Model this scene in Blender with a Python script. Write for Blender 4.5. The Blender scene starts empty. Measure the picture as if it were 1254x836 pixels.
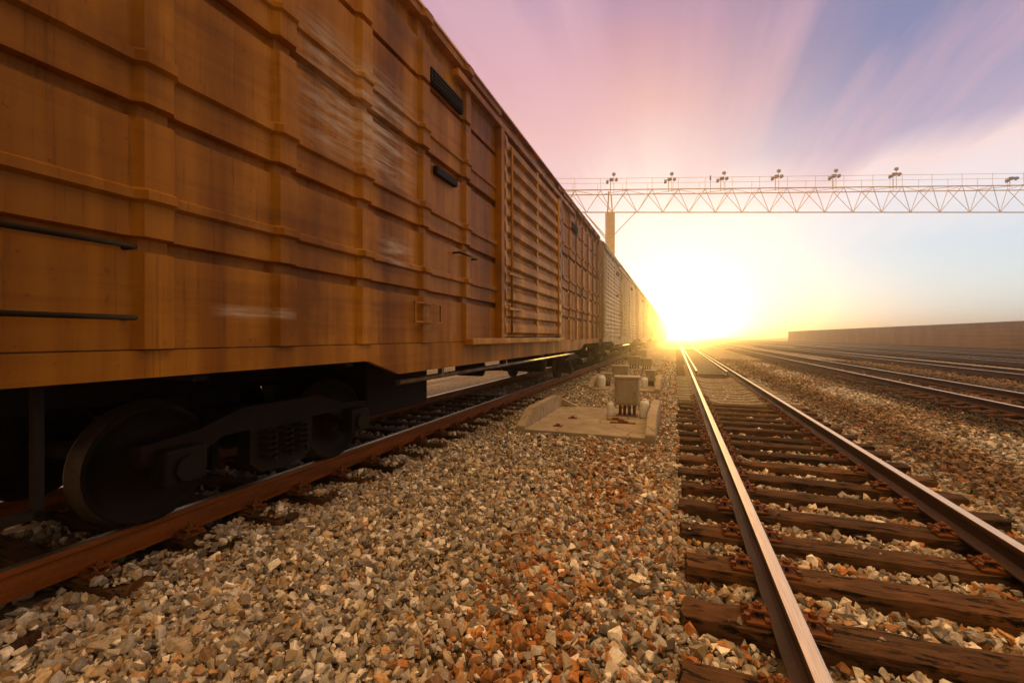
import bpy, bmesh, math, random
import numpy as np
from mathutils import Vector, Matrix

SC = bpy.context.scene
COL = SC.collection
R = math.radians
RNG = np.random.default_rng(11)
random.seed(5)

THETA = R(20.24)            # the camera is turned this far to the left of the track direction
FPX = 545.0                 # focal length in pixels of a 1254 px wide frame
CAMZ = 1.50
SUN_ELEV = R(2.3)
SUN_AZ = R(0.6)             # towards +X from the track direction
cT, sT = math.cos(THETA), math.sin(THETA)


# ------------------------------------------------------------------ helpers
def link(o, parent=None):
    COL.objects.link(o)
    if parent is not None:
        o.parent = parent
    return o


def tag(o, label=None, cat=None, group=None, kind=None):
    if label:
        o['label'] = label
    if cat:
        o['category'] = cat
    if group:
        o['group'] = group
    if kind:
        o['kind'] = kind
    return o


def empty(name, loc, rz=0.0):
    o = bpy.data.objects.new(name, None)
    o.empty_display_size = 0.2
    o.location = loc
    o.rotation_euler = (0, 0, rz)
    return link(o)


def copy_tree(o, parent=None):
    c = o.copy()
    COL.objects.link(c)
    if parent is not None:
        c.parent = parent
    for ch in list(o.children):
        copy_tree(ch, c)
    return c


class MB:
    """collects shapes into one bmesh"""

    def __init__(self):
        self.bm = bmesh.new()

    def box(self, x0, x1, y0, y1, z0, z1, bev=0.0, mi=0, M=None):
        vs = [self.bm.verts.new((x, y, z)) for x in (x0, x1) for y in (y0, y1) for z in (z0, z1)]
        q = [(0, 1, 3, 2), (4, 6, 7, 5), (0, 4, 5, 1), (2, 3, 7, 6), (0, 2, 6, 4), (1, 5, 7, 3)]
        fs = [self.bm.faces.new([vs[i] for i in f]) for f in q]
        for f in fs:
            f.material_index = mi
        if bev:
            es = list({e for f in fs for e in f.edges})
            r = bmesh.ops.bevel(self.bm, geom=es, offset=bev, segments=2, affect='EDGES', profile=0.6)
            for f in r['faces']:
                f.material_index = mi
            vs = list({v for f in r['faces'] for v in f.verts} | {v for v in vs if v.is_valid})
        if M is not None:
            for v in vs:
                v.co = M @ v.co
        return self

    def tube(self, a, b, r, n=8, r2=None, mi=0, cap=True):
        a, b = Vector(a), Vector(b)
        d = (b - a).normalized()
        u = d.orthogonal().normalized()
        w = d.cross(u)
        r2 = r if r2 is None else r2
        A = [self.bm.verts.new(a + (u * math.cos(t) + w * math.sin(t)) * r) for t in [2 * math.pi * i / n for i in range(n)]]
        B = [self.bm.verts.new(b + (u * math.cos(t) + w * math.sin(t)) * r2) for t in [2 * math.pi * i / n for i in range(n)]]
        for i in range(n):
            f = self.bm.faces.new((A[i], A[(i + 1) % n], B[(i + 1) % n], B[i]))
            f.smooth = n > 6
            f.material_index = mi
        if cap:
            self.bm.faces.new(A[::-1]).material_index = mi
            self.bm.faces.new(B).material_index = mi
        return self

    def lathe(self, prof, n=24, c=(0, 0, 0), axis='z', mi=0):
        """prof: list of (radius, along axis)"""
        rings = []
        for r, h in prof:
            ring = []
            for i in range(n):
                t = 2 * math.pi * i / n
                p = (r * math.cos(t), r * math.sin(t), h)
                if axis == 'x':
                    p = (h, r * math.cos(t), r * math.sin(t))
                ring.append(self.bm.verts.new((p[0] + c[0], p[1] + c[1], p[2] + c[2])))
            rings.append(ring)
        for a, b in zip(rings, rings[1:]):
            for i in range(n):
                f = self.bm.faces.new((a[i], a[(i + 1) % n], b[(i + 1) % n], b[i]))
                f.smooth = True
                f.material_index = mi
        self.bm.faces.new(rings[0][::-1]).material_index = mi
        self.bm.faces.new(rings[-1]).material_index = mi
        return self

    def prism(self, poly, lo, hi, axis='y', mi=0):
        """poly in the plane across the axis: axis y -> (x,z), axis x -> (y,z), axis z -> (x,y)"""
        def P(p, t):
            if axis == 'y':
                return (p[0], t, p[1])
            if axis == 'x':
                return (t, p[0], p[1])
            return (p[0], p[1], t)
        A = [self.bm.verts.new(P(p, lo)) for p in poly]
        B = [self.bm.verts.new(P(p, hi)) for p in poly]
        n = len(poly)
        for i in range(n):
            self.bm.faces.new((A[i], A[(i + 1) % n], B[(i + 1) % n], B[i])).material_index = mi
        self.bm.faces.new(A[::-1]).material_index = mi
        self.bm.faces.new(B).material_index = mi
        return self

    def relief(self, ys, zs, xf, mi=0):
        """a sheet x = xf(y, z) over the grid ys x zs"""
        g = [[self.bm.verts.new((xf(i, j), y, z)) for j, z in enumerate(zs)] for i, y in enumerate(ys)]
        for i in range(len(ys) - 1):
            for j in range(len(zs) - 1):
                self.bm.faces.new((g[i][j], g[i + 1][j], g[i + 1][j + 1], g[i][j + 1])).material_index = mi
        return self

    def build(self, name, mats, parent=None, loc=None):
        bmesh.ops.recalc_face_normals(self.bm, faces=self.bm.faces[:])
        me = bpy.data.meshes.new(name)
        self.bm.to_mesh(me)
        self.bm.free()
        for m in (mats if isinstance(mats, (list, tuple)) else [mats]):
            me.materials.append(m)
        o = bpy.data.objects.new(name, me)
        if loc is not None:
            o.location = loc
        return link(o, parent)


# ------------------------------------------------------------------ materials
class NT:
    def __init__(self, name):
        self.m = bpy.data.materials.new(name)
        self.m.use_nodes = True
        self.t = self.m.node_tree
        self.bsdf = self.t.nodes['Principled BSDF']

    def n(self, typ, **kw):
        nd = self.t.nodes.new(typ)
        for k, v in kw.items():
            if k.startswith('i_'):
                key = k[2:]
                nd.inputs[int(key) if key.isdigit() else key.replace('_', ' ')].default_value = v
            else:
                setattr(nd, k, v)
        return nd

    def l(self, a, b):
        self.t.links.new(a, b)

    def ramp(self, src, stops, interp='LINEAR'):
        r = self.n('ShaderNodeValToRGB')
        r.color_ramp.interpolation = interp
        e = r.color_ramp.elements
        while len(e) < len(stops):
            e.new(0.5)
        for k, (p, c) in enumerate(stops):
            e[k].position = p
            e[k].color = (*c, 1) if len(c) == 3 else c
        self.l(src, r.inputs['Fac'])
        return r.outputs['Color']

    def mix(self, fac, a, b, typ='MIX'):
        m = self.n('ShaderNodeMix', data_type='RGBA', blend_type=typ)
        for s, v in ((m.inputs[0], fac), (m.inputs[6], a), (m.inputs[7], b)):
            if hasattr(v, 'is_linked'):
                self.l(v, s)
            elif isinstance(v, (int, float)):
                s.default_value = v
            else:
                s.default_value = (*v, 1)
        return m.outputs[2]

    def math(self, op, a, b=0.0, c=0.0, clamp=False):
        m = self.n('ShaderNodeMath', operation=op, use_clamp=clamp)
        for s, v in zip(m.inputs, (a, b, c)):
            if hasattr(v, 'is_linked'):
                self.l(v, s)
            else:
                s.default_value = v
        return m.outputs[0]

    def coords(self, scale=(1, 1, 1), kind='Object'):
        tc = self.n('ShaderNodeTexCoord')
        mp = self.n('ShaderNodeMapping')
        mp.inputs['Scale'].default_value = scale
        self.l(tc.outputs[kind], mp.inputs['Vector'])
        return mp.outputs['Vector']

    def noise(self, vec, scale, detail=6, rough=0.55):
        nn = self.n('ShaderNodeTexNoise')
        nn.inputs['Scale'].default_value = scale
        nn.inputs['Detail'].default_value = detail
        nn.inputs['Roughness'].default_value = rough
        self.l(vec, nn.inputs['Vector'])
        return nn.outputs['Fac']

    def bump(self, h, strength=0.3, dist=0.01):
        b = self.n('ShaderNodeBump')
        b.inputs['Strength'].default_value = strength
        b.inputs['Distance'].default_value = dist
        self.l(h, b.inputs['Height'])
        self.l(b.outputs['Normal'], self.bsdf.inputs['Normal'])

    def set(self, **kw):
        for k, v in kw.items():
            s = self.bsdf.inputs[k.replace('_', ' ')]
            if hasattr(v, 'is_linked'):
                self.l(v, s)
            elif isinstance(v, (tuple, list)):
                s.default_value = (*v, 1)
            else:
                s.default_value = v
        return self.m


def worn(name, base, dirt, rough=0.6, metal=0.0, scale=(1, 1, 1), ns=3.0, lo=0.42, hi=0.7, fine=40, bump=0.15, dist=0.004):
    t = NT(name)
    v = t.coords(scale)
    a = t.noise(v, ns, 8, 0.62)
    f = t.ramp(a, [(lo, (0, 0, 0)), (hi, (1, 1, 1))])
    b = t.noise(t.coords(), fine, 5, 0.6)
    c = t.mix(f, base, dirt)
    c = t.mix(t.ramp(b, [(0.3, (0.72,) * 3), (0.7, (1.12,) * 3)]), (0, 0, 0), c) if False else t.mix(0.55, c, t.mix(1.0, c, t.ramp(b, [(0.25, (0.55,) * 3), (0.75, (1.35,) * 3)]), 'MULTIPLY'))
    t.bump(b, bump, dist)
    rr = t.math('MULTIPLY_ADD', a, 0.35, rough - 0.18)
    return t.set(Base_Color=c, Roughness=rr, Metallic=metal, Specular_IOR_Level=0.22)


def wagon_paint(name, base, rust, streak, marks):
    """weathered paint: vertical rain streaks, rust blooms, painted rib shade bands and, where marks, rubbed-off pale stencil patches"""
    t = NT(name)
    vs = t.coords((1, 2.2, 0.16))
    s1 = t.noise(vs, 3.5, 7, 0.6)
    big = t.noise(t.coords((1, 1, 1)), 0.9, 6, 0.6)
    fine = t.noise(t.coords(), 22, 8, 0.65)
    along = t.noise(t.coords((1, 0.12, 2.5)), 3.0, 6, 0.6)
    c = t.mix(t.ramp(s1, [(0.38, (0, 0, 0)), (0.72, (1, 1, 1))]), base, streak)
    c = t.mix(t.ramp(along, [(0.5, (0, 0, 0)), (0.78, (.7,) * 3)]), c, rust)
    c = t.mix(t.ramp(big, [(0.52, (0, 0, 0)), (0.72, (.8,) * 3)]), c, rust)
    c = t.mix(t.ramp(fine, [(0.62, (0, 0, 0)), (0.72, (0.7,) * 3)]), c, rust)
    shade_band = t.noise(t.coords((0.0, 1.0, 0.035)), 1.35, 3, 0.45)  # dark upright bands painted in for the shade of the ribs
    c = t.mix(t.ramp(shade_band, [(0.40, (0, 0, 0)), (0.58, (0.85,) * 3)]), c, t.mix(1.0, c, (0.46, 0.40, 0.36), 'MULTIPLY'))
    runs = t.noise(t.coords((1, 7.0, 0.22)), 4.0, 8, 0.7)
    c = t.mix(t.ramp(runs, [(0.57, (0, 0, 0)), (0.70, (0.6,) * 3)]), c, tuple(k * 0.35 for k in rust))
    if marks:
        geo = t.n('ShaderNodeTexCoord')
        sep = t.n('ShaderNodeSeparateXYZ')
        t.l(geo.outputs['Object'], sep.inputs[0])

        def rect(y0, y1, z0, z1, sy, sz):
            def edge(o, a, b, s):
                u = t.math('MULTIPLY_ADD', o, 1 / s, -a / s, clamp=True)
                w = t.math('MULTIPLY_ADD', o, -1 / s, b / s, clamp=True)
                return t.math('MULTIPLY', u, w)
            return t.math('MULTIPLY', edge(sep.outputs[1], y0, y1, sy), edge(sep.outputs[2], z0, z1, sz))
        acc = None
        for r_ in marks:
            k = rect(*r_)
            acc = k if acc is None else t.math('MAXIMUM', acc, k)
        wear = t.ramp(t.noise(t.coords((1, 0.5, 5.0)), 3.2, 8, 0.66), [(0.42, (0, 0, 0)), (0.68, (1, 1, 1))])
        c = t.mix(t.math('MULTIPLY', t.math('MULTIPLY', acc, wear), 0.85), c, (0.62, 0.55, 0.45))
    dent = t.noise(t.coords((0.4, 1, 1)), 1.6, 3, 0.5)
    t.bump(t.math('MULTIPLY_ADD', dent, 9.0, fine), 0.16, 0.006)
    rr = t.math('MULTIPLY_ADD', s1, 0.35, 0.32)
    return t.set(Base_Color=c, Roughness=rr, Specular_IOR_Level=0.16)


M = {}
MARKS = [(-6.3, -4.4, 3.0, 4.25, 0.45, 0.25), (-5.2, -4.5, 2.2, 2.6, 0.25, 0.12), (-6.9, -6.2, 1.62, 1.72, 0.2, 0.03)]
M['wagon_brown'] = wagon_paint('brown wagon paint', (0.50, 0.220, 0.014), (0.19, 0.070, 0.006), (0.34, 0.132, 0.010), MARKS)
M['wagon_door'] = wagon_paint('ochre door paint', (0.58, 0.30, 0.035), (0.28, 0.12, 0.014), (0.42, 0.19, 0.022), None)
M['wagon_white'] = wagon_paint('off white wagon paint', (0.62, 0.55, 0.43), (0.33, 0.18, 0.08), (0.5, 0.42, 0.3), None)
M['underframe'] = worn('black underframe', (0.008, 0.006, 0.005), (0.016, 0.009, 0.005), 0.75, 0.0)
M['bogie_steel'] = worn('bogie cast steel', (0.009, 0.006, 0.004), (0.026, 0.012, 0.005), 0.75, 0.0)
M['tread'] = worn('wheel tread steel', (0.10, 0.08, 0.065), (0.06, 0.035, 0.02), 0.45, 0.6)
M['grey_pipe'] = worn('grey pipe steel', (0.3, 0.27, 0.23), (0.16, 0.1, 0.06), 0.4, 0.7)
M['rail_rust'] = worn('rusted rail web', (0.30, 0.086, 0.010), (0.13, 0.040, 0.008), 0.62, 0.0, (1, 0.35, 2), 5, 0.38, 0.72, 70, 0.35, 0.003)
M['rail_dark'] = worn('oiled brown rail web', (0.075, 0.034, 0.012), (0.035, 0.018, 0.009), 0.55, 0.0, (1, 0.35, 2), 5, 0.38, 0.72, 70, 0.35, 0.003)
M['plate_rust'] = worn('rusted plate', (0.24, 0.08, 0.018), (0.10, 0.035, 0.012), 0.6, 0.0, (1, 1, 1), 14, 0.35, 0.7, 120, 0.5, 0.003)
M['gantry_steel'] = worn('gantry steel', (0.88, 0.64, 0.27), (0.75, 0.5, 0.18), 0.5, 0.0)
M['lamp_metal'] = worn('lamp housing', (0.28, 0.19, 0.09), (0.16, 0.11, 0.05), 0.5, 0.4)
M['globe'] = worn('opal globe', (0.5, 0.46, 0.4), (0.4, 0.34, 0.26), 0.25)
M['cabinet_grey'] = worn('cabinet paint', (0.40, 0.33, 0.24), (0.32, 0.24, 0.15), 0.5, 0.0, (2, 2, 0.4), 4, .5, .8)
M['white_plastic'] = worn('white plastic', (0.88, 0.87, 0.85), (0.78, 0.74, 0.68), 0.4, 0.0, (1, 1, 1), 7, 0.5, 0.8)
M['wall_concrete'] = worn('wall panels', (0.36, 0.21, 0.105), (0.23, 0.125, 0.06), 0.85, 0.0, (1, 0.5, 0.2), 0.9, 0.35, 0.75, 12, 0.2, 0.01)
M['plinth'] = worn('dark plinth', (0.10, 0.075, 0.055), (0.06, 0.045, 0.035), 0.9, 0.0)
M['deck_board'] = worn('crossing board', (0.045, 0.030, 0.018), (0.03, 0.02, 0.013), 0.8, 0.0, (0.4, 3, 1), 5)

# polished running surface of a rail
t = NT('polished rail head')
g = t.noise(t.coords((30, 0.6, 1)), 6, 6, 0.6)
M['rail_head'] = t.set(Base_Color=t.ramp(g, [(0.3, (0.72, 0.56, 0.34)), (0.7, (0.98, 0.86, 0.62))]), Metallic=1.0,
                       Roughness=t.math('MULTIPLY_ADD', g, 0.18, 0.30))

# timber of the sleepers
def timber(name, tint):
    t = NT(name)
    tc = t.n('ShaderNodeTexCoord')
    oi = t.n('ShaderNodeObjectInfo')
    off = t.n('ShaderNodeVectorMath', operation='ADD')
    sc = t.n('ShaderNodeVectorMath', operation='SCALE')
    sc.inputs[3].default_value = 37.0
    cmb = t.n('ShaderNodeCombineXYZ')
    t.l(oi.outputs['Random'], cmb.inputs[0]); t.l(oi.outputs['Random'], cmb.inputs[1])
    t.l(cmb.outputs[0], sc.inputs[0])
    t.l(tc.outputs['Object'], off.inputs[0]); t.l(sc.outputs[0], off.inputs[1])
    mp = t.n('ShaderNodeMapping'); mp.inputs['Scale'].default_value = (0.55, 9, 9)
    t.l(off.outputs[0], mp.inputs['Vector'])
    grain = t.noise(mp.outputs['Vector'], 6, 9, 0.68)
    mp2 = t.n('ShaderNodeMapping'); mp2.inputs['Scale'].default_value = (0.8, 3.2, 3.2)
    t.l(off.outputs[0], mp2.inputs['Vector'])
    crack = t.noise(mp2.outputs['Vector'], 5, 10, 0.72)
    blot = t.noise(off.outputs[0], 3.1, 6, 0.6)
    c = t.ramp(grain, [(0.28, tuple(k * 0.30 for k in tint)), (0.5, tint), (0.74, tuple(k * 1.9 for k in tint))])
    c = t.mix(t.ramp(blot, [(0.45, (0, 0, 0)), (0.7, (0.75,) * 3)]), c, (0.13, 0.055, 0.022))
    cr = t.ramp(crack, [(0.40, (0, 0, 0)), (0.455, (1, 1, 1))])
    c = t.mix(cr, (0.010, 0.007, 0.005), c)
    br = t.math('MULTIPLY_ADD', oi.outputs['Random'], 0.9, 0.7)
    hs = t.n('ShaderNodeHueSaturation'); t.l(c, hs.inputs['Color']); t.l(br, hs.inputs['Value'])
    h = t.math('ADD', t.math('MULTIPLY', cr, 0.8), grain)
    t.bump(h, 0.9, 0.012)
    return t.set(Base_Color=hs.outputs[0], Roughness=0.9, Specular_IOR_Level=0.15)


M['timber'] = timber('sleeper timber', (0.060, 0.030, 0.013))
M['concrete_sleeper'] = worn('sleeper concrete', (0.34, 0.29, 0.22), (0.22, 0.16, 0.10), 0.85, 0, (1, 1, 1), 4, 0.4, 0.7, 60, 0.3)

# cast concrete of the trays, with cracks
t = NT('tray concrete')
v = t.coords()
a = t.noise(v, 2.3, 8, 0.65)
b = t.noise(v, 55, 5, 0.6)
vo = t.n('ShaderNodeTexVoronoi', feature='DISTANCE_TO_EDGE'); vo.inputs['Scale'].default_value = 0.8
wv = t.n('ShaderNodeVectorMath', operation='MULTIPLY_ADD')
nz = t.n('ShaderNodeTexNoise'); nz.inputs['Scale'].default_value = 3.0; t.l(v, nz.inputs['Vector'])
wv.inputs[1].default_value = (0.35,) * 3
t.l(nz.outputs['Color'], wv.inputs[0]); t.l(v, wv.inputs[2]); t.l(wv.outputs[0], vo.inputs['Vector'])
crk = t.ramp(vo.outputs['Distance'], [(0.0, (0, 0, 0)), (0.010, (1, 1, 1))])
c = t.ramp(a, [(0.3, (0.26, 0.19, 0.115)), (0.55, (0.40, 0.32, 0.22)), (0.75, (0.5, 0.42, 0.31))])
c = t.mix(0.5, c, t.mix(1.0, c, t.ramp(b, [(0.3, (0.55,) * 3), (0.75, (1.3,) * 3)]), 'MULTIPLY'))
c = t.mix(crk, (0.08, 0.055, 0.035), c)
t.bump(t.math('ADD', b, crk), 0.35, 0.006)
M['concrete'] = t.set(Base_Color=c, Roughness=0.85)

# ballast: each stone carries its own colour
t = NT('ballast stone')
at = t.n('ShaderNodeAttribute', attribute_name='stone_colour')
v = t.coords()
a = t.noise(v, 38, 8, 0.7)
b = t.noise(v, 160, 4, 0.6)
c = t.mix(1.0, t.mix(1.0, at.outputs['Color'], (1.36, 1.30, 1.24), 'MULTIPLY'), t.ramp(a, [(0.28, (0.5, 0.46, 0.42)), (0.52, (1, 1, 1)), (0.75, (1.28, 1.24, 1.18))]), 'MULTIPLY')
t.bump(t.math('MULTIPLY_ADD', b, 0.4, a), 0.5, 0.006)
M['stone'] = t.set(Base_Color=c, Roughness=0.72)

# the ground sheet: fine ballast and dirt, paler and darker beds along the tracks
t = NT('ground gravel')
tc = t.n('ShaderNodeTexCoord')
v = tc.outputs['Object']
vo = t.n('ShaderNodeTexVoronoi'); vo.inputs['Scale'].default_value = 17.0; t.l(v, vo.inputs['Vector'])
sp = t.n('ShaderNodeSeparateColor'); t.l(vo.outputs['Color'], sp.inputs[0])
cell = t.ramp(sp.outputs[0], [(0.0, (0.06, 0.042, 0.028)), (0.4, (0.17, 0.115, 0.065)), (0.72, (0.26, 0.19, 0.12)), (1.0, (0.42, 0.36, 0.28))])
mp = t.n('ShaderNodeMapping'); mp.inputs['Scale'].default_value = (0.75, 0.07, 1); t.l(v, mp.inputs['Vector'])
beds = t.noise(mp.outputs['Vector'], 1.0, 5, 0.55)
mp = t.n('ShaderNodeMapping'); mp.inputs['Scale'].default_value = (1.7, 0.10, 1); mp.inputs['Location'].default_value = (7, 3, 0); t.l(v, mp.inputs['Vector'])
beds2 = t.noise(mp.outputs['Vector'], 1.0, 6, 0.6)
c = t.mix(t.ramp(beds, [(0.46, (0, 0, 0)), (0.62, (0.75,) * 3)]), cell, t.mix(0.6, cell, (0.045, 0.030, 0.020)))
c = t.mix(t.ramp(beds2, [(0.56, (0, 0, 0)), (0.70, (0.8,) * 3)]), c, t.mix(0.65, cell, (0.52, 0.46, 0.38)))
t.bump(t.math('MULTIPLY_ADD', t.noise(v, 60, 4, 0.6), 0.4, t.math('SUBTRACT', 1.0, vo.outputs['Distance'])), 0.9, 0.03)
M['ground'] = t.set(Base_Color=c, Roughness=0.85)

# ------------------------------------------------------------------ layout of the tracks
GAUGE = 1.505
MAIN_X = 1.285
TRAIN_X = -4.335
SIDE_TRACKS = [6.85, 12.1, 17.3, 22.5, 27.4]
RAIL_Z0 = 0.014
SLEEPER_TOP = 0.0


def surf(x):
    """height of the top of the ballast across the tracks"""
    return np.interp(x, [-9, -7.2, -6.2, -5.8, -3.05, -2.5, -0.7, -0.15, 0.2, 2.4, 2.9, 3.4, 5.2, 5.7, 40],
                     [-0.2, -0.14, -0.09, -0.075, -0.06, -0.025, -0.035, -0.06, -0.085, -0.085, -0.06, -0.07, -0.09, -0.06, -0.06])


def ground():
    xs = [-1600, -60, -12, -9, -7.2, -6.2, -5.8, -3.05, -2.5, -1.5, -0.7, -0.15, 0.2, 1.3, 2.4, 2.9, 3.4, 5.2, 5.7, 8, 10, 14, 20, 30, 34, 60, 200, 1600]
    ys = [-1600, -60, -8, 0, 4, 8, 16, 32, 64, 130, 400, 1600]
    me = bpy.data.meshes.new('ground')
    vs = []
    for y in ys:
        for x in xs:
            z = float(surf(np.array([x]))[0]) - 0.035
            if x > 30 or x < -9:
                z = -0.2
            vs.append((x, y, z))
    n = len(xs)
    fs = [(j * n + i, j * n + i + 1, (j + 1) * n + i + 1, (j + 1) * n + i) for j in range(len(ys) - 1) for i in range(n - 1)]
    me.from_pydata(vs, [], fs)
    me.materials.append(M['ground'])
    o = link(bpy.data.objects.new('ground', me))
    tag(o, 'gravel covered ground of the railway yard reaching to the horizon', None, None, 'structure')


ground()


# ------------------------------------------------------------------ rails
def rail_profile():
    h = [(0.075, 0), (0.075, 0.011), (0.03, 0.024), (0.0085, 0.036), (0.0085, 0.115), (0.02, 0.124), (0.036, 0.129),
         (0.0365, 0.155), (0.033, 0.1625), (0.024, 0.166)]
    return [(x, z) for x, z in h] + [(-x, z) for x, z in reversed(h)]


def make_rail(x, y0, y1, name='rail', web='rail_dark'):
    mb = MB()
    prof = rail_profile()
    n = len(prof)
    ys = [y0] + [y for y in np.arange(math.ceil(y0 / 12.0) * 12.0, y1, 12.0) if y > y0 + .5] + [y1]
    rings = [[mb.bm.verts.new((px, y - y0, pz)) for px, pz in prof] for y in ys]
    for a, b in zip(rings, rings[1:]):
        for i in range(n):
            f = mb.bm.faces.new((a[i], a[(i + 1) % n], b[(i + 1) % n], b[i]))
            f.material_index = 1 if i in (8, 9, 10) else 0
    mb.bm.faces.new(rings[0]); mb.bm.faces.new(rings[-1][::-1])
    return mb.build(name, [M[web], M['rail_head']], None, (x, y0, RAIL_Z0))


H = GAUGE / 2
rl = make_rail(MAIN_X - H, -3, 500, 'steel_rail')
tag(rl, 'shiny topped steel rail beside the gravel strip, running over the dark wooden sleepers', 'rail')
rl = make_rail(MAIN_X + H, -3, 500, 'steel_rail')
tag(rl, 'shiny topped steel rail on the wooden sleepers, on the side facing the yard tracks', 'rail')
rl = make_rail(TRAIN_X + H, -3, 500, 'steel_rail', 'rail_rust')
tag(rl, 'rusty red brown rail between the moving goods train and the gravel', 'rail')
rl = make_rail(TRAIN_X - H, -3, 500, 'steel_rail', 'rail_rust')
tag(rl, 'rail in the shadow under the far wheels of the goods train', 'rail')
ORD = ['first', 'second', 'third', 'fourth', 'fifth']
for k, x in enumerate(SIDE_TRACKS):
    for s, w in ((-1, 'near'), (1, 'far')):
        rl = make_rail(x + s * H, 1.0, 500, 'steel_rail')
        tag(rl, f'{w} rail of the {ORD[k]} yard track beyond the wooden sleepered track', 'rail', 'rails of the yard tracks')
for s, w in ((-1, 'beside the gravel side rail'), (1, 'beside the yard side rail')):
    rl = make_rail(MAIN_X + s * (H - 0.22), 18.6, 60, 'check_rail')
    tag(rl, f'check rail laid between the running rails past the pale sleepers, {w}', 'rail', 'check rails of the crossing')


# ------------------------------------------------------------------ sleepers
def sleeper_mesh(seed, L=2.52, W=0.225, D=0.165):
    rnd = np.random.default_rng(seed)
    bm = bmesh.new()
    nx, ny, nz = 26, 4, 3
    # a box grid, edges rounded and every face worn a little out of true
    vid = {}

    def V(i, j, k):
        if (i, j, k) in vid:
            return vid[(i, j, k)]
        x = -L / 2 + L * i / nx
        y = -W / 2 + W * j / ny
        z = -D + D * k / nz
        if j in (0, ny) and k == nz:
            z -= 0.010; y *= 0.965
        if i in (0, nx) and (j in (0, ny) or k == nz):
            x *= 0.994
        a = 0.004
        vid[(i, j, k)] = bm.verts.new((x + rnd.normal(0, a * 1.5 if i in (0, nx) else 0.001), y + rnd.normal(0, a), z + (rnd.normal(0, a * 0.8) if k else 0)))
        return vid[(i, j, k)]
    for i in range(nx):
        for j in range(ny):
            bm.faces.new((V(i, j, nz), V(i + 1, j, nz), V(i + 1, j + 1, nz), V(i, j + 1, nz)))
        for k in range(nz):
            bm.faces.new((V(i, 0, k), V(i + 1, 0, k), V(i + 1, 0, k + 1), V(i, 0, k + 1)))
            bm.faces.new((V(i, ny, k), V(i, ny, k + 1), V(i + 1, ny, k + 1), V(i + 1, ny, k)))
    for j in range(ny):
        for k in range(nz):
            bm.faces.new((V(0, j, k), V(0, j, k + 1), V(0, j + 1, k + 1), V(0, j + 1, k)))
            bm.faces.new((V(nx, j, k), V(nx, j + 1, k), V(nx, j + 1, k + 1), V(nx, j, k + 1)))
    bmesh.ops.recalc_face_normals(bm, faces=bm.faces[:])
    me = bpy.data.meshes.new('timber_sleeper')
    bm.to_mesh(me); bm.free()
    me.materials.append(M['timber'])
    return me


def concrete_sleeper_mesh():
    mb = MB()
    L = 1.25
    st = [(-L, 0.012), (-0.95, 0.012), (-0.55, 0.01), (-0.35, -0.035), (0.35, -0.035), (0.55, 0.01), (0.95, 0.012), (L, 0.012)]
    rings = []
    for x, z in st:
        w = 0.105
        rings.append([mb.bm.verts.new(p) for p in ((x, -w - .03, -0.17), (x, -w, z - .012), (x, -w + .012, z), (x, w - .012, z), (x, w, z - .012), (x, w + .03, -0.17))])
    for a, b in zip(rings, rings[1:]):
        for i in range(5):
            mb.bm.faces.new((a[i], a[i + 1], b[i + 1], b[i]))
    mb.bm.faces.new(rings[0]); mb.bm.faces.new(rings[-1][::-1])
    bmesh.ops.recalc_face_normals(mb.bm, faces=mb.bm.faces[:])
    me = bpy.data.meshes.new('concrete_sleeper')
    mb.bm.to_mesh(me); mb.bm.free()
    me.materials.append(M['concrete_sleeper'])
    return me


def plate_mesh():
    mb = MB()
    mb.box(-0.19, 0.19, -0.085, 0.085, -0.004, 0.0125, 0.003)
    for s in (-1, 1):
        mb.box(s * 0.076 if s > 0 else -0.10, 0.10 if s > 0 else -0.076, -0.08, 0.08, 0.012, 0.032, 0.003)
    me = bpy.data.meshes.new('base_plate')
    bmesh.ops.recalc_face_normals(mb.bm, faces=mb.bm.faces[:])
    mb.bm.to_mesh(me); mb.bm.free()
    me.materials.append(M['plate_rust'])
    return me


def clip_mesh():
    mb = MB()
    # a rail clip: curved bar pressed on the rail foot, held by a nut on a bolt
    pts = [(-0.055, 0.034), (-0.03, 0.050), (0.02, 0.050), (0.062, 0.016), (0.075, 0.016)]
    for a, b in zip(pts, pts[1:]):
        mb.tube((a[0], -0.035, a[1]), (b[0], -0.035, b[1]), 0.008, 6)
        mb.tube((a[0], 0.035, a[1]), (b[0], 0.035, b[1]), 0.008, 6)
    mb.box(-0.045, 0.04, -0.028, 0.028, 0.038, 0.050, 0.003)
    mb.tube((0, 0, 0.01), (0, 0, 0.085), 0.011, 8)
    mb.tube((0, 0, 0.050), (0, 0, 0.072), 0.021, 6)
    mb.tube((0.055, 0.055, 0.008), (0.055, 0.055, 0.04), 0.016, 6)
    mb.tube((0.055, -0.055, 0.008), (0.055, -0.055, 0.04), 0.016, 6)
    me = bpy.data.meshes.new('rail_clip')
    bmesh.ops.recalc_face_normals(mb.bm, faces=mb.bm.faces[:])
    mb.bm.to_mesh(me); mb.bm.free()
    me.materials.append(M['plate_rust'])
    return me


TM = [sleeper_mesh(s) for s in range(7)]
CM = concrete_sleeper_mesh()
PM = plate_mesh()
KM = clip_mesh()
SLEEPERS = []       # footprints, so that no stone is thrown on top of them


def child(name, me, parent, loc, rz=0.0):
    o = bpy.data.objects.new(name, me)
    o.location = loc
    o.rotation_euler = (0, 0, rz)
    return link(o, parent)


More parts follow.
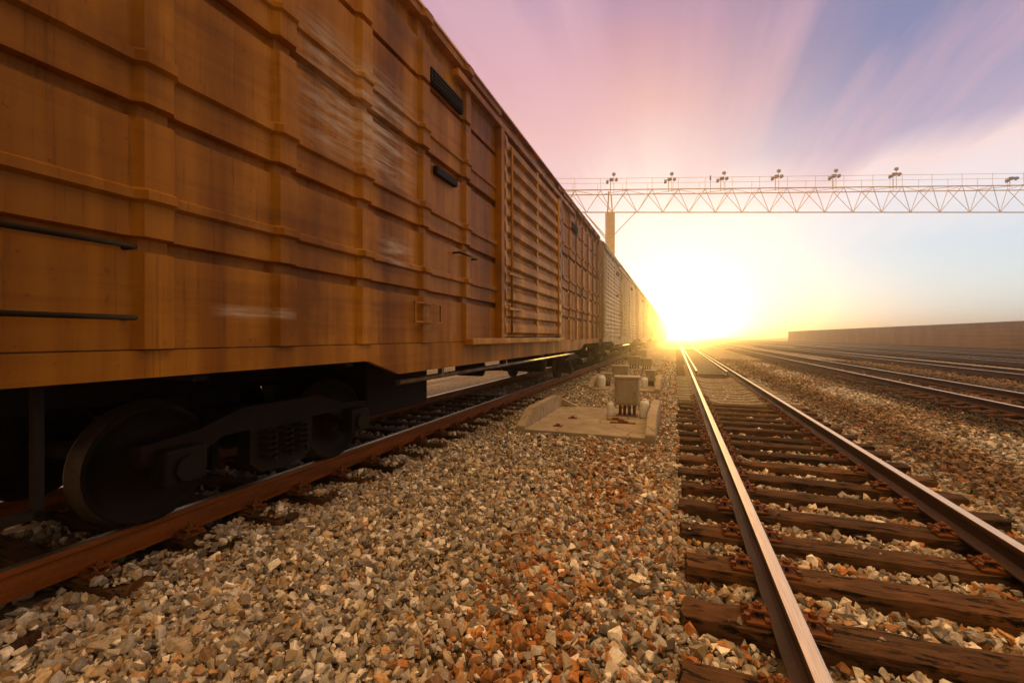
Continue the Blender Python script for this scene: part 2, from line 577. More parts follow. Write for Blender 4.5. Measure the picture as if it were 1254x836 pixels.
def sleeper(x, y, concrete=False, detail=2, label='', group=''):
    me = CM if concrete else TM[random.randrange(len(TM))]
    o = bpy.data.objects.new('railway_sleeper', me)
    a = random.gauss(0, 0.007)
    o.location = (x + random.gauss(0, 0.022), y, SLEEPER_TOP + random.gauss(0, 0.004) - 0.003)
    flip = math.pi if random.random() < 0.5 and not concrete else 0
    o.rotation_euler = (random.gauss(0, 0.01), 0, a + flip)
    link(o)
    tag(o, label, 'sleeper', group)
    SLEEPERS.append((o.location.x, y, a))
    if detail:
        for s in (-1, 1):
            dx = x - o.location.x
            p = child('base_plate', PM, o, ((dx if not flip else -dx) + s * H, 0, 0.004))
            if detail > 1:
                for q in (-1, 1):
                    child('rail_clip', KM, p, (q * 0.128, 0, 0.0), 0 if q > 0 else math.pi)
    return o


def nth(k):
    w = ['first', 'second', 'third', 'fourth', 'fifth', 'sixth', 'seventh', 'eighth', 'ninth', 'tenth', 'eleventh', 'twelfth']
    if k < 12:
        return w[k]
    k += 1
    return f"{k}{'th' if 10 < k % 100 < 20 else {1: 'st', 2: 'nd', 3: 'rd'}.get(k % 10, 'th')}"


SP = 0.545
k = 0
y = 2.14 - SP
while y < 58:
    conc = 11.4 < y < 18.4
    if conc:
        lab = f'{nth(k)} sleeper along the wooden track, one of its pale dished concrete ones'
    else:
        lab = f'{nth(k)} dark weathered timber sleeper along the shiny railed track, counted from the camera'
    sleeper(MAIN_X, y + random.gauss(0, 0.02), conc, 2 if y < 12 else (1 if y < 26 else 0), lab, 'sleepers of the shiny railed track')
    k += 1
    y += SP if not conc else 0.5
k = 0
y = 1.2
while y < 42:
    conc = 11 < y < 18.4
    lab = f"{nth(k)} {'pale concrete' if conc else 'dark timber'} sleeper under the train's rusty rail, counted from the camera"
    sleeper(TRAIN_X, y + random.gauss(0, 0.02), conc, 2 if y < 9 else (1 if y < 20 else 0), lab, 'sleepers under the goods train')
    k += 1
    y += SP
k = 0
y = 3.6
while y < 60:
    lab = f'{nth(k)} timber sleeper of the first yard track, counted from the camera'
    sleeper(SIDE_TRACKS[0], y + random.gauss(0, 0.02), False, 2 if y < 8 else (1 if y < 16 else 0), lab, 'sleepers of the first yard track')
    k += 1
    y += SP
# everything farther off, past what one could count
mb = MB()
for xc, ya, yb in [(x, 8.0 + 2.2 * i, 75) for i, x in enumerate(SIDE_TRACKS[1:])]:
    y = ya
    while y < yb:
        mb.box(xc - 1.26, xc + 1.26, y - 0.11, y + 0.11, -0.16, random.gauss(-0.002, 0.004), 0)
        y += 0.6
o = mb.build('distant_sleeper_field', M['timber'])
tag(o, 'dark sleepers of the farther yard tracks seen as one field', 'sleepers', None, 'stuff')

# crossing boards between the rails beyond the pale sleepers
mb = MB()
for i in range(5):
    x0 = MAIN_X - 0.46 + i * 0.186
    mb.box(x0, x0 + 0.178, 18.7, 46, 0.004, 0.045, 0.006)
o = mb.build('crossing_deck', M['deck_board'])
tag(o, 'dark level timber deck between the check rails past the pale sleepers', 'crossing deck')


# ------------------------------------------------------------------ concrete trays, cabinets and canisters
def tray(x0, x1, y0, y1, label):
    e = empty('concrete_tray', ((x0 + x1) / 2, (y0 + y1) / 2, 0.03))
    w, d = (x1 - x0) / 2, (y1 - y0) / 2
    tag(e, label, 'concrete tray', 'concrete trays beside the track')
    fl = MB().box(-w + .12, w - .12, -d, d, -0.16, 0.0, 0.012).build('floor_slab', M['concrete'], e)
    for s in (-1, 1):
        mb = MB()
        # wall with sloping wing ends, seen from the side in y-z
        mb.prism([(-d - .02, -0.16), (-d - .02, 0.05), (-d + .50, 0.27), (d - .42, 0.27), (d + .02, 0.05), (d + .02, -0.16)],
                 s * w - (0.14 if s > 0 else 0), s * w + (0.14 if s < 0 else 0), 'x')
        bmesh.ops.bevel(mb.bm, geom=mb.bm.edges[:], offset=0.010, segments=2, affect='EDGES')
        mb.build('side_wall', M['concrete'], e)
    # short splayed wings closing the back corners
    for s in (-1, 1):
        mb = MB()
        mb.prism([(-0.30, 0.002), (0.0, 0.002), (0.0, 0.15), (-0.30, 0.03)] if s > 0 else [(0.0, 0.002), (0.30, 0.002), (0.30, 0.03), (0.0, 0.15)],
                 d - 0.12, d + 0.0, 'y')
        for v in mb.bm.verts:
            v.co.x += s * (w - 0.141)
        mb.build('wing', M['concrete'], e)
    return e


def cabinet(x, y, w, dp, h, leg, label, z0=0.0):
    z0 += 0.03
    e = empty('signal_cabinet', (x, y, z0), random.gauss(0, 0.03))
    tag(e, label, 'cabinet', 'signal cabinets beside the track')
    MB().box(-w / 2, w / 2, -dp / 2, dp / 2, leg, leg + h, 0.012).build('housing', M['cabinet_grey'], e)
    MB().box(-w / 2 - .02, w / 2 + .02, -dp / 2 - .02, dp / 2 + .02, leg + h - 0.006, leg + h + 0.034, 0.008).build('lid', M['cabinet_grey'], e)
    d = MB().box(-w / 2 + .035, w / 2 - .035, -dp / 2 - .012, -dp / 2 - .001, leg + .04, leg + h - .045, 0.004).build('door', M['cabinet_grey'], e)
    mb = MB()
    mb.tube((w / 2 - .07, -dp / 2 - .012, leg + h * .5), (w / 2 - .07, -dp / 2 - .035, leg + h * .5), 0.012, 10)
    mb.box(w / 2 - .08, w / 2 - .06, -dp / 2 - .044, -dp / 2 - .030, leg + h * .5 - .04, leg + h * .5 + .012, 0.003)
    mb.build('handle', M['lamp_metal'], d)
    mb = MB()
    for q in (.22, .78):
        mb.tube((-w / 2 + .03, -dp / 2 - .014, leg + h * q - .03), (-w / 2 + .03, -dp / 2 - .014, leg + h * q + .03), .009, 8)
    mb.build('hinge', M['lamp_metal'], d)
    if leg > 0.03:
        for q in (-0.30, -0.1, 0.1, 0.30):
            MB().tube((q * w, -0.02 + 0.06 * (abs(q) > .2), 0), (q * w, -0.02 + 0.06 * (abs(q) > .2), leg + .01), 0.028, 10).build('leg', M['plate_rust'], e)
    MB().box(-w * .45, w * .45, -dp * .38, dp * .38, 0.0, 0.014, 0.003).build('base_plate', M['plate_rust'], e)
    return e


def canister(x, y, r, h, label, tilt=0.0, z0=0.03):
    e = empty('white_canister', (x, y, z0))
    e.rotation_euler = (0, tilt, random.random())
    tag(e, label, 'canister', 'white canisters beside the cabinets')
    MB().lathe([(r * .94, 0), (r, .012), (r, h * .72), (r * .93, h * .80), (r * .55, h * .91), (r * .42, h * .93)], 20).build('body', M['white_plastic'], e)
    MB().lathe([(r * .46, h * .925), (r * .46, h * .99), (r * .40, h)], 16).build('cap', M['white_plastic'], e)
    mb = MB()
    mb.tube((r * .35, 0, h * .90), (r * .95, 0, h * .93), 0.010, 8)
    mb.tube((r * .95, 0, h * .93), (r * 1.0, 0, h * .72), 0.010, 8)
    mb.build('handle', M['white_plastic'], e)
    return e


tray(-2.40, -0.28, 6.72, 9.3, 'large cracked concrete tray lying in the gravel in front, under the square cabinet')
cabinet(-0.86, 8.55, 0.43, 0.34, 0.49, 0.21, 'square beige cabinet on pipe legs standing on the cracked concrete tray', 0.0)
canister(-1.14, 8.40, 0.064, 0.27, 'small white canister at the train side of the square cabinet on pipe legs')
canister(-0.55, 8.40, 0.085, 0.34, 'taller leaning white canister between the square cabinet and the tray wall', 0.06)
for (px, py, rz, L) in ((-1.75, 7.9, 0.2, .16), (-1.82, 7.12, -0.1, .15), (-0.85, 7.75, 0.05, .42), (-1.0, 8.0, 0.03, .3)):
    mb = MB().box(-L / 2, L / 2, -.05, .05, 0.001, 0.016, 0.003).box(-L / 5, L / 5, -.018, .018, 0.016, 0.04, 0.004)
    o = mb.build('iron_bracket', M['plate_rust'], None, (px, py, 0.03))
    o.rotation_euler = (0, 0, rz)
    tag(o, {.16: 'small rusty iron bracket in the middle of the cracked tray floor', .15: 'small rusty iron bracket near the open front edge of the cracked tray',
            .42: 'long rusty iron bar lying flat on the tray in front of the cabinet', .3: 'shorter rusty iron bar lying flat on the tray closest to the cabinet legs'}[L], 'bracket', 'iron pieces on the tray floor')
tray(-2.35, -0.4, 12.6, 15.2, 'second concrete tray, farther along the gravel behind the square cabinet')
cabinet(-1.98, 13.55, 0.32, 0.3, 0.20, 0.14, 'low cabinet beside a white canister on the second concrete tray', 0.0)
canister(-2.04, 13.05, 0.12, 0.36, 'stout white canister on the second concrete tray beside its low cabinet')
cabinet(-1.66, 14.5, 0.50, 0.4, 0.34, 0.18, 'wide cabinet at the back of the second concrete tray', 0.0)
canister(-0.86, 13.4, 0.10, 0.30, 'white canister at the shiny rail side of the second concrete tray')
cabinet(-0.72, 13.9, 0.26, 0.26, 0.30, 0.14, 'narrow cabinet on the shiny rail side of the second concrete tray', 0.0)
tray(-2.2, -0.6, 20.5, 23.0, 'third and most distant concrete tray, hazy in the glare')
cabinet(-1.85, 21.6, 0.6, 0.45, 0.36, 0.15, 'wide hazy cabinet on the train side of the most distant tray', 0.0)
cabinet(-1.25, 20.9, 0.5, 0.4, 0.30, 0.15, 'hazy cabinet on the shiny rail side of the most distant tray', 0.0)
cabinet(-2.1, 29.5, 0.7, 0.5, 0.45, 0.15, 'hazy cabinet standing alone in the gravel past all the concrete trays', -0.03)


# ------------------------------------------------------------------ the goods train
def stations(base, offs):
    return base, offs


def rib_stations(y0, y1, ribs, w0=0.115, w1=0.075, d=0.05):
    ys, os = [y0], [0.0]
    for r in ribs:
        ys += [r - w0, r - w1, r + w1, r + w0]
        os += [0, d, d, 0]
    ys.append(y1); os.append(0.0)
    return ys, os


def groove_profile(z0, z1, cuts, tail):
    zs, os = [z0], [0.0]
    for kind, z, h, d in cuts:
        c = {'groove': 0.006, 'ridge': 0.018}[kind]
        zs += [z - h / 2 - c, z - h / 2, z + h / 2, z + h / 2 + c]
        os += [0, d, d, 0]
    for z, d in tail:
        zs.append(z); os.append(d)
    return zs, os


def corr_profile(z0, z1, n, d, flat=0.55):
    p = (z1 - z0) / n
    zs, os = [z0], [0.0]
    for i in range(n):
        a = z0 + p * i
        zs += [a + p * .10, a + p * .26, a + p * .62, a + p * .94]
        os += [0, d, d, 0]
    zs.append(z1); os.append(0.0)
    return zs, os


BW = 1.53      # half width over the plain panels
BZ0, BZ1 = 1.43, 5.25
HL = 8.4
DOOR = 1.93


def wheelset(parent, y):
    for s in (-1, 1):
        mb = MB()
        prof = [(0.10, -0.07), (0.16, -0.06), (0.20, -0.02), (0.36, -0.02), (0.385, -0.055), (0.42, -0.06), (0.445, -0.055),
                (0.447, -0.03), (0.42, -0.015), (0.417, 0.07), (0.385, 0.072), (0.36, 0.02), (0.20, 0.03), (0.16, 0.08), (0.10, 0.10)]
        prof = [(r, h * s) for r, h in prof]
        mb.lathe(prof, 40, (s * 0.752, y, 0.18 + 0.418), 'x')
        for f in mb.bm.faces:
            c = f.calc_center_median()
            if math.hypot(c.y - y, c.z - 0.598) > 0.405:
                f.material_index = 1
        w = mb.build('wheel', [M['bogie_steel'], M['tread']], parent)
        MB().lathe([(0.05, 0), (0.05, 0.012)], 12, (s * 0.87, y, 0.598), 'x').build('hub', M['bogie_steel'], parent)
    MB().tube((-0.7, y, 0.598), (0.7, y, 0.598), 0.075, 14).build('axle', M['bogie_steel'], parent)


def bogie(parent, yc):
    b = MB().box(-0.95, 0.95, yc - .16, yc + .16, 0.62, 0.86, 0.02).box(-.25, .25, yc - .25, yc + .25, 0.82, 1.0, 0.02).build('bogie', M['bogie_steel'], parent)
    for s in (-1, 1):
        mb = MB()
        x0, x1 = s * 1.0 - .07, s * 1.0 + .07
        top = [(-1.12, .64), (-1.12, .78), (-.75, .82), (-.40, .93), (.40, .93), (.75, .82), (1.12, .78), (1.12, .64), (.82, .60), (.55, .74), (.33, .74),
               (.33, .46), (.22, .36), (-.22, .36), (-.33, .46), (-.33, .74), (-.55, .74), (-.82, .60)]
        mb.prism([(yc + p, q) for p, q in top], x0, x1, 'x')
        mb.build('side_frame', M['bogie_steel'], b)
        for p in (-.17, 0, .17):
            mb = MB()
            # coil springs between bolster and frame
            pts = [(s * 1.09 + .062 * math.cos(t), yc + p + .062 * math.sin(t), .47 + .25 * t / 31.4) for t in np.linspace(0, 31.4, 41)]
            for a, c in zip(pts, pts[1:]):
                mb.tube(a, c, 0.013, 5, cap=False)
            mb.build('spring', M['bogie_steel'], b)
        for p in (-.9, .9):
            mb = MB().box(s * 1.09 - .09, s * 1.09 + .09, yc + p - .14, yc + p + .14, .50, .74, .02)
            mb.tube((s * 1.18, yc + p, .60), (s * 1.215, yc + p, .60), 0.085, 16)
            mb.build('axle_box', M['bogie_steel'], b)
        for p in (-.45, .45):
            MB().box(s * .78 - .06, s * .78 + .06, yc + p - .03, yc + p + .03, .42, .72, .01).build('brake_shoe', M['bogie_steel'], b)
    for p in (-.9, .9):
        wheelset(b, yc + p)
    return b


def wagon(style, label):
    e = empty('boxcar', (TRAIN_X, 8.9, 0))
    tag(e, label, 'boxcar', 'wagons of the goods train')
    paint = M['wagon_white'] if style == 'white' else M['wagon_brown']
    doorp = M['wagon_white'] if style == 'white' else M['wagon_door']
    tail = [(4.955, 0), (4.965, -0.07), (5.20, -0.07), (5.21, 0.045), (5.30, 0.05)]
    mb = MB()
    if style == 'white':
        zs, zo = corr_profile(BZ0 + .04, 4.955, 19, 0.035)
        zs, zo = [BZ0] + zs + [z for z, _ in tail[1:]], [0] + zo + [d for _, d in tail[1:]]
    else:
        zs, zo = groove_profile(BZ0, BZ1, [('groove', 2.01, .075, -.06), ('ridge', 2.28, .05, .035), ('groove', 2.75, .08, -.06), ('ridge', 3.04, .06, .035),
                                           ('groove', 3.68, .10, -.07), ('ridge', 3.95, .04, .025), ('groove', 4.50, .05, -.05)], tail)
    for y0, y1 in ((-HL, -DOOR), (DOOR, HL)):
        n = 7 if style != 'white' else 2
        ribs = [y0 + (y1 - y0) * (i + .5) / n for i in range(n)] if style != 'white' else [y0 + .25, y1 - .25]
        if style != 'white' and y0 < 0:
            ribs = [-8.2, -7.22, -6.32, -5.40, -4.33, -3.2]
        ys, yo = rib_stations(y0, y1, ribs)
        for s in (-1, 1):
            mb.relief(ys, zs, lambda i, j: s * (BW + yo[i] + zo[j]))
    # the wall behind the doors, the ends and the floor
    for s in (-1, 1):
        mb.relief([-DOOR, DOOR], [BZ0, 5.30], lambda i, j: s * (BW - .01))
    zs2, zo2 = corr_profile(BZ0, 5.25, 7, 0.06)
    for s in (-1, 1):
        g = [[mb.bm.verts.new((x, s * (HL + o_), z)) for z, o_ in zip(zs2, zo2)] for x in (-BW, -BW / 3, BW / 3, BW)]
        for a, b in zip(g, g[1:]):
            for j in range(len(zs2) - 1):
                mb.bm.faces.new((a[j], a[j + 1], b[j + 1], b[j]))
        for xx in (-BW, BW):
            mb.box(xx - .05, xx + .05, s * HL - .03 if s > 0 else s * HL - .05, s * HL + .05 if s > 0 else s * HL + .03, BZ0, 5.25)
    mb.box(-BW + .02, BW - .02, -HL + .02, HL - .02, BZ0 - .03, BZ0 + .02)
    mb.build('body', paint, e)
    # roof with cross ribs
    mb = MB()
    arc = [(BW + .07, 5.30), (BW + .05, 5.36), (1.2, 5.50), (.7, 5.60), (0, 5.64)]
    poly = arc + [(-x, z) for x, z in reversed(arc[:-1])]
    mb.prism(poly, -HL - .06, HL + .06, 'y')
    for i in range(15):
        y_ = -HL + .3 + i * (2 * HL - .6) / 14
        mb.prism([(x * .985, z + .028) for x, z in poly[1:-1]] + [(-1.4, 5.33), (1.4, 5.33)], y_ - .035, y_ + .035, 'y')
    mb.build('roof', paint, e)
    # doors in the middle of both sides
    for s in (-1, 1):
        mb = MB()
        dz, do = corr_profile(1.50, 4.92, 12 if style != 'white' else 19, 0.07 if style != 'white' else 0.035)
        dys, dyo = [-DOOR + .02, -DOOR + .14, -DOOR + .16, -.06, -.05, .05, .06, DOOR - .16, DOOR - .14, DOOR - .02], [.05, .05, 0, 0, .05, .05, 0, 0, .05, .05]
        mb.relief(dys, dz, lambda i, j: s * (BW + .045 + max(do[j], dyo[i])))
        for y_ in (-DOOR + .02, DOOR - .02):
            mb.box(min(s * BW, s * (BW + .09)), max(s * BW, s * (BW + .09)), y_ - .012, y_ + .012, 1.50, 4.92)
        d = mb.build('door', doorp, e)
        for z_ in (1.95, 2.55):
            MB().box(s * (BW + .145) - .02, s * (BW + .145) + .02, -DOOR + .10, -DOOR + .75, z_, z_ + .05, .008).build('handle', doorp, d)
        for y_ in (-DOOR + .3, DOOR - .3):
            MB().tube((s * (BW + .125), y_, 1.55), (s * (BW + .125), y_, 4.8), 0.022, 8).build('lock_bar', doorp, d)
        for y_ in (-DOOR - .06, DOOR + .06):
            MB().box(s * (BW + .05) - .06, s * (BW + .05) + .06, y_ - .09, y_ + .055, BZ0, 4.95, .012).build('door_post', paint, e)
        MB().box(s * (BW + .07) - .09, s * (BW + .07) + .09, -DOOR - 1.35, DOOR + .2, 1.385, 1.475, .01).build('door_track', doorp, e)
        MB().box(s * (BW + .06) - .05, s * (BW + .06) + .05, -DOOR - 1.7, DOOR + 1.7, 4.955, 5.05, .01).build('door_rail', paint, e)
        # side sill: shallow at the ends, deeper in the middle
        mb = MB()
        mb.prism([(-HL, BZ0 - .008), (-HL, 1.27), (-5.35, 1.265), (-4.85, 1.10), (4.85, 1.10), (5.35, 1.265), (HL, 1.27), (HL, BZ0 - .008)], s * (BW - .01) - .03, s * (BW - .01) + .03, 'x')
        mb.build('side_sill', paint, e)
        # vent shutters high up and latches
        for y_ in (-3.8, 3.8):
            mb = MB().box(s * (BW + .02) - .035, s * (BW + .02) + .035, y_ - .42, y_ + .42, 4.55, 4.74, .008)
            for q in range(4):
                mb.box(s * (BW + .06) - .012, s * (BW + .06) + .012, y_ - .39, y_ + .39, 4.57 + q * .042, 4.592 + q * .042)
            mb.build('vent_shutter', M['underframe'], e)
        # card frame and grab irons
        mb = MB()
        for (a, b, c_, d_) in ((-4.60, -4.58, 1.66, 1.90), (-4.02, -4.0, 1.66, 1.90), (-4.60, -4.0, 1.66, 1.68), (-4.60, -4.0, 1.88, 1.90)):
            mb.box(s * (BW + .055) - .012, s * (BW + .055) + .012, a, b, c_, d_)
        mb.build('card_frame', paint, e)
        for y_, z_ in ((-7.65, 1.98), (-7.65, 1.60), (-3.3, 2.62)):
            mb = MB()
            xx = s * (BW + .10)
            mb.tube((xx, y_ - .28, z_), (xx, y_ + .28, z_), .014, 8)
            for q in (-.28, .28):
                mb.tube((s * (BW), y_ + q, z_), (xx, y_ + q, z_), .014, 6)
            mb.build('grab_iron', M['underframe'], e)
        # ladder at the far end
        mb = MB()
        for y_ in (7.75, 8.2):
            mb.tube((s * (BW + .12), y_, 1.1), (s * (BW + .12), y_, 5.2), .02, 8)
        for q in range(11):
            mb.tube((s * (BW + .12), 7.75, 1.25 + q * .37), (s * (BW + .12), 8.2, 1.25 + q * .37), .014, 6)
        mb.build('ladder', paint, e)
    for s in (-1, 1):
        mb = MB().box(s * (BW + .02) - .04, s * (BW + .02) + .04, -4.1, -3.55, 3.50, 3.60, .01)
        mb.build('latch', M['underframe'], e)
        MB().box(s * .5 - .35, s * .5 + .35, -4.5, -3.1, .52, 1.2, .03).build('dark_filler_box', M['underframe'], e)  # dark boxes added to hide the lit ground seen beneath the wagon
    # underframe
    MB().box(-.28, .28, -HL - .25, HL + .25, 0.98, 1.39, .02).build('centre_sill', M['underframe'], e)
    mb = MB()
    for y_ in np.linspace(-HL + .1, HL - .1, 13):
        mb.box(-BW + .05, BW - .05, y_ - .05, y_ + .05, 1.22, 1.395)
    mb.build('cross_bearer', M['underframe'], e)
    MB().lathe([(.05, -.6), (.2, -.55), (.22, -.5), (.22, .5), (.2, .55), (.05, .6)], 20, (0.95, 0, 0), 'x').build('air_tank', M['bogie_steel'], e).location = (-.2, 1.6, .85)
    MB().lathe([(.03, -.35), (.15, -.3), (.15, .2), (.05, .25), (.03, .6)], 16, (0, 0, 0), 'x').build('brake_cylinder', M['bogie_steel'], e).location = (.7, -1.2, .9)
    for s in (-1, 1):
        mb = MB()
        mb.tube((s * 1.36, -4.6, .98), (s * 1.36, 4.6, .98), .035, 10)
        for y_ in (-3.6, -1.2, 1.2, 3.6):
            mb.box(s * 1.36 - .03, s * 1.36 + .03, y_ - .03, y_ + .03, .95, 1.24)
        mb.build('brake_pipe', M['grey_pipe'], e)
        mb = MB()
        mb.box(s * 1.42 - .02, s * 1.42 + .02, -HL + .25, -HL + .75, .62, .66)
        for y_ in (-HL + .27, -HL + .73):
            mb.box(s * 1.42 - .02, s * 1.42 + .02, y_ - .02, y_ + .02, .62, 1.3)
        mb.build('foot_step', M['underframe'], e)
        mb = MB().box(-.13, .13, min(s * (HL + .2), s * (HL + .42)), max(s * (HL + .2), s * (HL + .42)), .95, 1.2, .03)
        mb.build('coupler', M['bogie_steel'], e)
    bogie(e, -5.9)
    bogie(e, 5.9)
    return e


wagA = wagon('brown', 'orange brown ribbed boxcar filling the near part of the train, ochre corrugated door')
wagB = wagon('white', 'off white boxcar with fine horizontal ribs, coupled directly behind the big orange brown one')
wagB.location.y = 8.9 + 17.8
for k in range(2, 10):
    src, nm = (wagA, 'brown ribbed') if k in (3, 6, 7, 10) else (wagB, 'off white')
    c = copy_tree(src)
    c.location.y = 8.9 + 17.8 * k
    c['label'] = f'{nm} boxcar, {nth(k)} wagon of the goods train counted from the camera'


# ------------------------------------------------------------------ lighting gantry over the tracks
GZC = 45.0
gx0 = (747 - 627) / FPX * GZC


def gpos(xc):
    return Vector((xc * cT - GZC * sT, xc * sT + GZC * cT, 0))


ge = empty('lighting_gantry', gpos(gx0), THETA)
tag(ge, 'long pale steel truss gantry spanning high above all the tracks on a column', 'gantry')
ZB = 14.05
XL, XR = -7.5, 48.5


def ztop(x):
    return 16.0 + 0.60 * max(0, min(1, (x + 1) / 42))


for dy in (-0.75, 0.75):
    mb = MB()
    for a, b in ((XL, 20), (20, XR)):
        d = Vector((b - a, 0, ztop(b) - ztop(a)))
        A, B = (a, dy, ztop(a)), (b, dy, ztop(b))
        mb.tube(A, B, 0.055, 6)
    mb.build('top_chord', M['gantry_steel'], ge)
MB().tube((XL, 0, ZB), (XR, 0, ZB), 0.06, 8).build('bottom_chord', M['gantry_steel'], ge)
mb = MB()
mw = MB()
x = XL
i = 0
nodes = []
while x < XR - 1:
    p = 2.56 + 0.55 * max(0, min(1, x / 40))
    nodes.append((x, p))
    x += p
for (x, p) in nodes:
    for dy in (-0.75, 0.75):
        mb.tube((x, 0, ZB), (x + p / 2, dy, ztop(x + p / 2)), 0.030, 6)
        mb.tube((x + p / 2, dy, ztop(x + p / 2)), (x + p, 0, ZB), 0.030, 6)
    s = 1 if i % 2 else -1
    mb.tube((x + p / 2, -.75, ztop(x + p / 2)), (x + p / 2, .75, ztop(x + p / 2)), 0.024, 6)
    mb.tube((x + p / 2, -.75 * s, ztop(x + p / 2)), (x + p * 1.5, .75 * s, ztop(x + p * 1.5)), 0.024, 6)
    i += 1
mb.build('truss_web', M['gantry_steel'], ge)
for dy in (-0.72, 0.72):
    mb = MB()
    mb.tube((XL, dy, ztop(XL) + 1.2), (0, dy, ztop(0) + 1.2), 0.018, 6)
    mb.tube((0, dy, ztop(0) + 1.2), (XR, dy, ztop(XR) + 1.2), 0.018, 6)
    for (x, p) in nodes:
        mb.tube((x + p / 2, dy, ztop(x + p / 2)), (x + p / 2, dy, ztop(x + p / 2) + 1.2), 0.017, 6)
    mb.build('handrail', M['gantry_steel'], ge)
for cx in (0.0, XR - 1.5):
    mb = MB()
    mb.box(cx - .42, cx + .42, -.35, .35, -0.25, ZB - .05, 0.03)
    mb.box(cx - .62, cx + .62, -.6, .6, -0.25, 0.25, 0.03)
    col = mb.build('column', M['gantry_steel'], ge)
    for s in (-1, 1):
        for dy in (-.3, .3):
            MB().tube((cx + s * .4, dy, ZB - 2.6 if s < 0 else ZB - 2.3), (cx + s * 2.6, 0, ZB), 0.045, 6).build('brace', M['gantry_steel'], col)
        MB().tube((cx + s * .3, s * .25, ZB - .1), (cx + s * .25, s * .6, ztop(cx) - .05), 0.07, 6).build('strut', M['gantry_steel'], col)

ORDL = ['first', 'second', 'third', 'fourth', 'fifth', 'sixth']
for k, (u, vglobe) in enumerate([(751, 213.5), (822, 213), (886, 212), (953, 209.5), (1023, 209), (1097, 207), (1240, 212)]):
    xc = (u - 627) / FPX * GZC
    base = gpos(xc)
    lx = xc - gx0
    zt = ztop(lx) + .08
    e = empty('floodlight_mast', (base.x, base.y, zt), THETA)
    if k == 0:
        lab = 'floodlight mast with a round globe directly above the gantry column'
    elif k == 6:
        lab = 'single floodlight mast without a globe at the far end of the gantry'
    else:
        lab = f'floodlight mast with a round globe, {ORDL[k]} along the gantry from its column'
    tag(e, lab, 'floodlight', 'floodlights on the gantry')
    hg = 1.5 + (412 - vglobe) / FPX * GZC - zt
    hl = hg - 0.55
    MB().tube((-.28, 0, -.08), (-.28, 0, hl), .035, 8).build('mast', M['gantry_steel'], e)
    MB().tube((-.75, 0, hl - .05), (.55, 0, hl - .05), .03, 8).build('cross_arm', M['gantry_steel'], e)
    for (px, pz, w, h_) in ((-.62, -.24, .20, .26), (-.20, .02, .34, .28), (.30, .02, .20, .30)):
        mb = MB()
        mb.prism([(-.14, -h_ / 2), (.16, -h_ / 2 - .06), (.16, h_ / 2), (-.14, h_ / 2 - .06)], px - w / 2, px + w / 2, 'x')
        bmesh.ops.bevel(mb.bm, geom=mb.bm.edges[:], offset=0.02, segments=2, affect='EDGES')
        for v in mb.bm.verts:
            v.co.z += hl + pz
            v.co.y -= .1
        mb.build('lamp', M['lamp_metal'], e)
    if k < 6:
        MB().tube((0.06, 0, -.08), (0.06, 0, hg - .1), .022, 8).build('globe_pole', M['gantry_steel'], e)
        mb = MB()
        bmesh.ops.create_uvsphere(mb.bm, u_segments=16, v_segments=10, radius=.19)
        for v in mb.bm.verts:
            v.co += Vector((.06, 0, hg))
        for f in mb.bm.faces:
            f.smooth = True
        mb.build('globe', M['globe'], e)
xc = (870 - 627) / FPX * GZC
b = gpos(xc)
mb = MB().box(-.07, .07, -.08, .08, 0.0, .42, .02).tube((0, 0, -1.2), (0, 0, 0.02), .02, 6)
o = mb.build('beacon', M['lamp_metal'], None, (b.x, b.y, ztop(xc - gx0) + 1.15))
tag(o, 'small dark beacon box on the gantry handrail between two floodlight masts', 'beacon')

# ------------------------------------------------------------------ boundary wall across the yard
WX = 32.0
WY0, WY1 = 14.0, 156.0
we = empty('boundary_wall', (WX, WY0, -0.2))
tag(we, 'long low brownish concrete boundary wall across the yard tracks', 'wall')
L = WY1 - WY0
mb = MB()
zs, zo = [], []
for i in range(6):
    a = 0.42 + i * 0.455
    zs += [a, a + .02, a + .435, a + .45]
    zo += [0.0, -.03, -.03, 0.0]
mb.relief([0, L], zs, lambda i, j: zo[j])
mb.box(.02, .2, 0, L, .0, 3.12)
mb.build('panel', M['wall_concrete'], we)
MB().box(-.10, .28, -.05, L + .05, 3.12, 3.25, .02).build('coping', M['wall_concrete'], we)
MB().box(-.22, .16, -.05, L + .05, -.1, .42, .02).build('plinth', M['plinth'], we)
p = MB().box(-.045, .02, -.10, .10, .3, 3.122, .01).build('post', M['wall_concrete'], we)
for i in range(1, int(L / 8.0) + 1):
    c = p.copy()
    COL.objects.link(c)
    c.parent = we
    c.location = (0, i * 8.0, 0)

# low far hills
mb = MB()
pts = [(x, 0.5 + 7.0 * (0.55 + 0.45 * math.sin(x * .011 + 1) * math.sin(x * .004)) * min(1, (x - 60) / 160)) for x in np.linspace(60, 1250, 70)]
a = [mb.bm.verts.new((x, 1150 - x * .25, -.3)) for x, z in pts]
b = [mb.bm.verts.new((x, 1190 - x * .25, z)) for x, z in pts]
c = [mb.bm.verts.new((x, 1260 - x * .25, -.3)) for x, z in pts]
for i in range(len(pts) - 1):
    for q, w in ((a, b), (b, c)):
        f = mb.bm.faces.new((q[i], q[i + 1], w[i + 1], w[i])); f.smooth = True
o = mb.build('hills', worn('far hills', (0.07, 0.075, 0.04), (0.05, 0.05, 0.03), 0.9))
tag(o, 'low hazy hills on the horizon beyond the yard', None, None, 'structure')


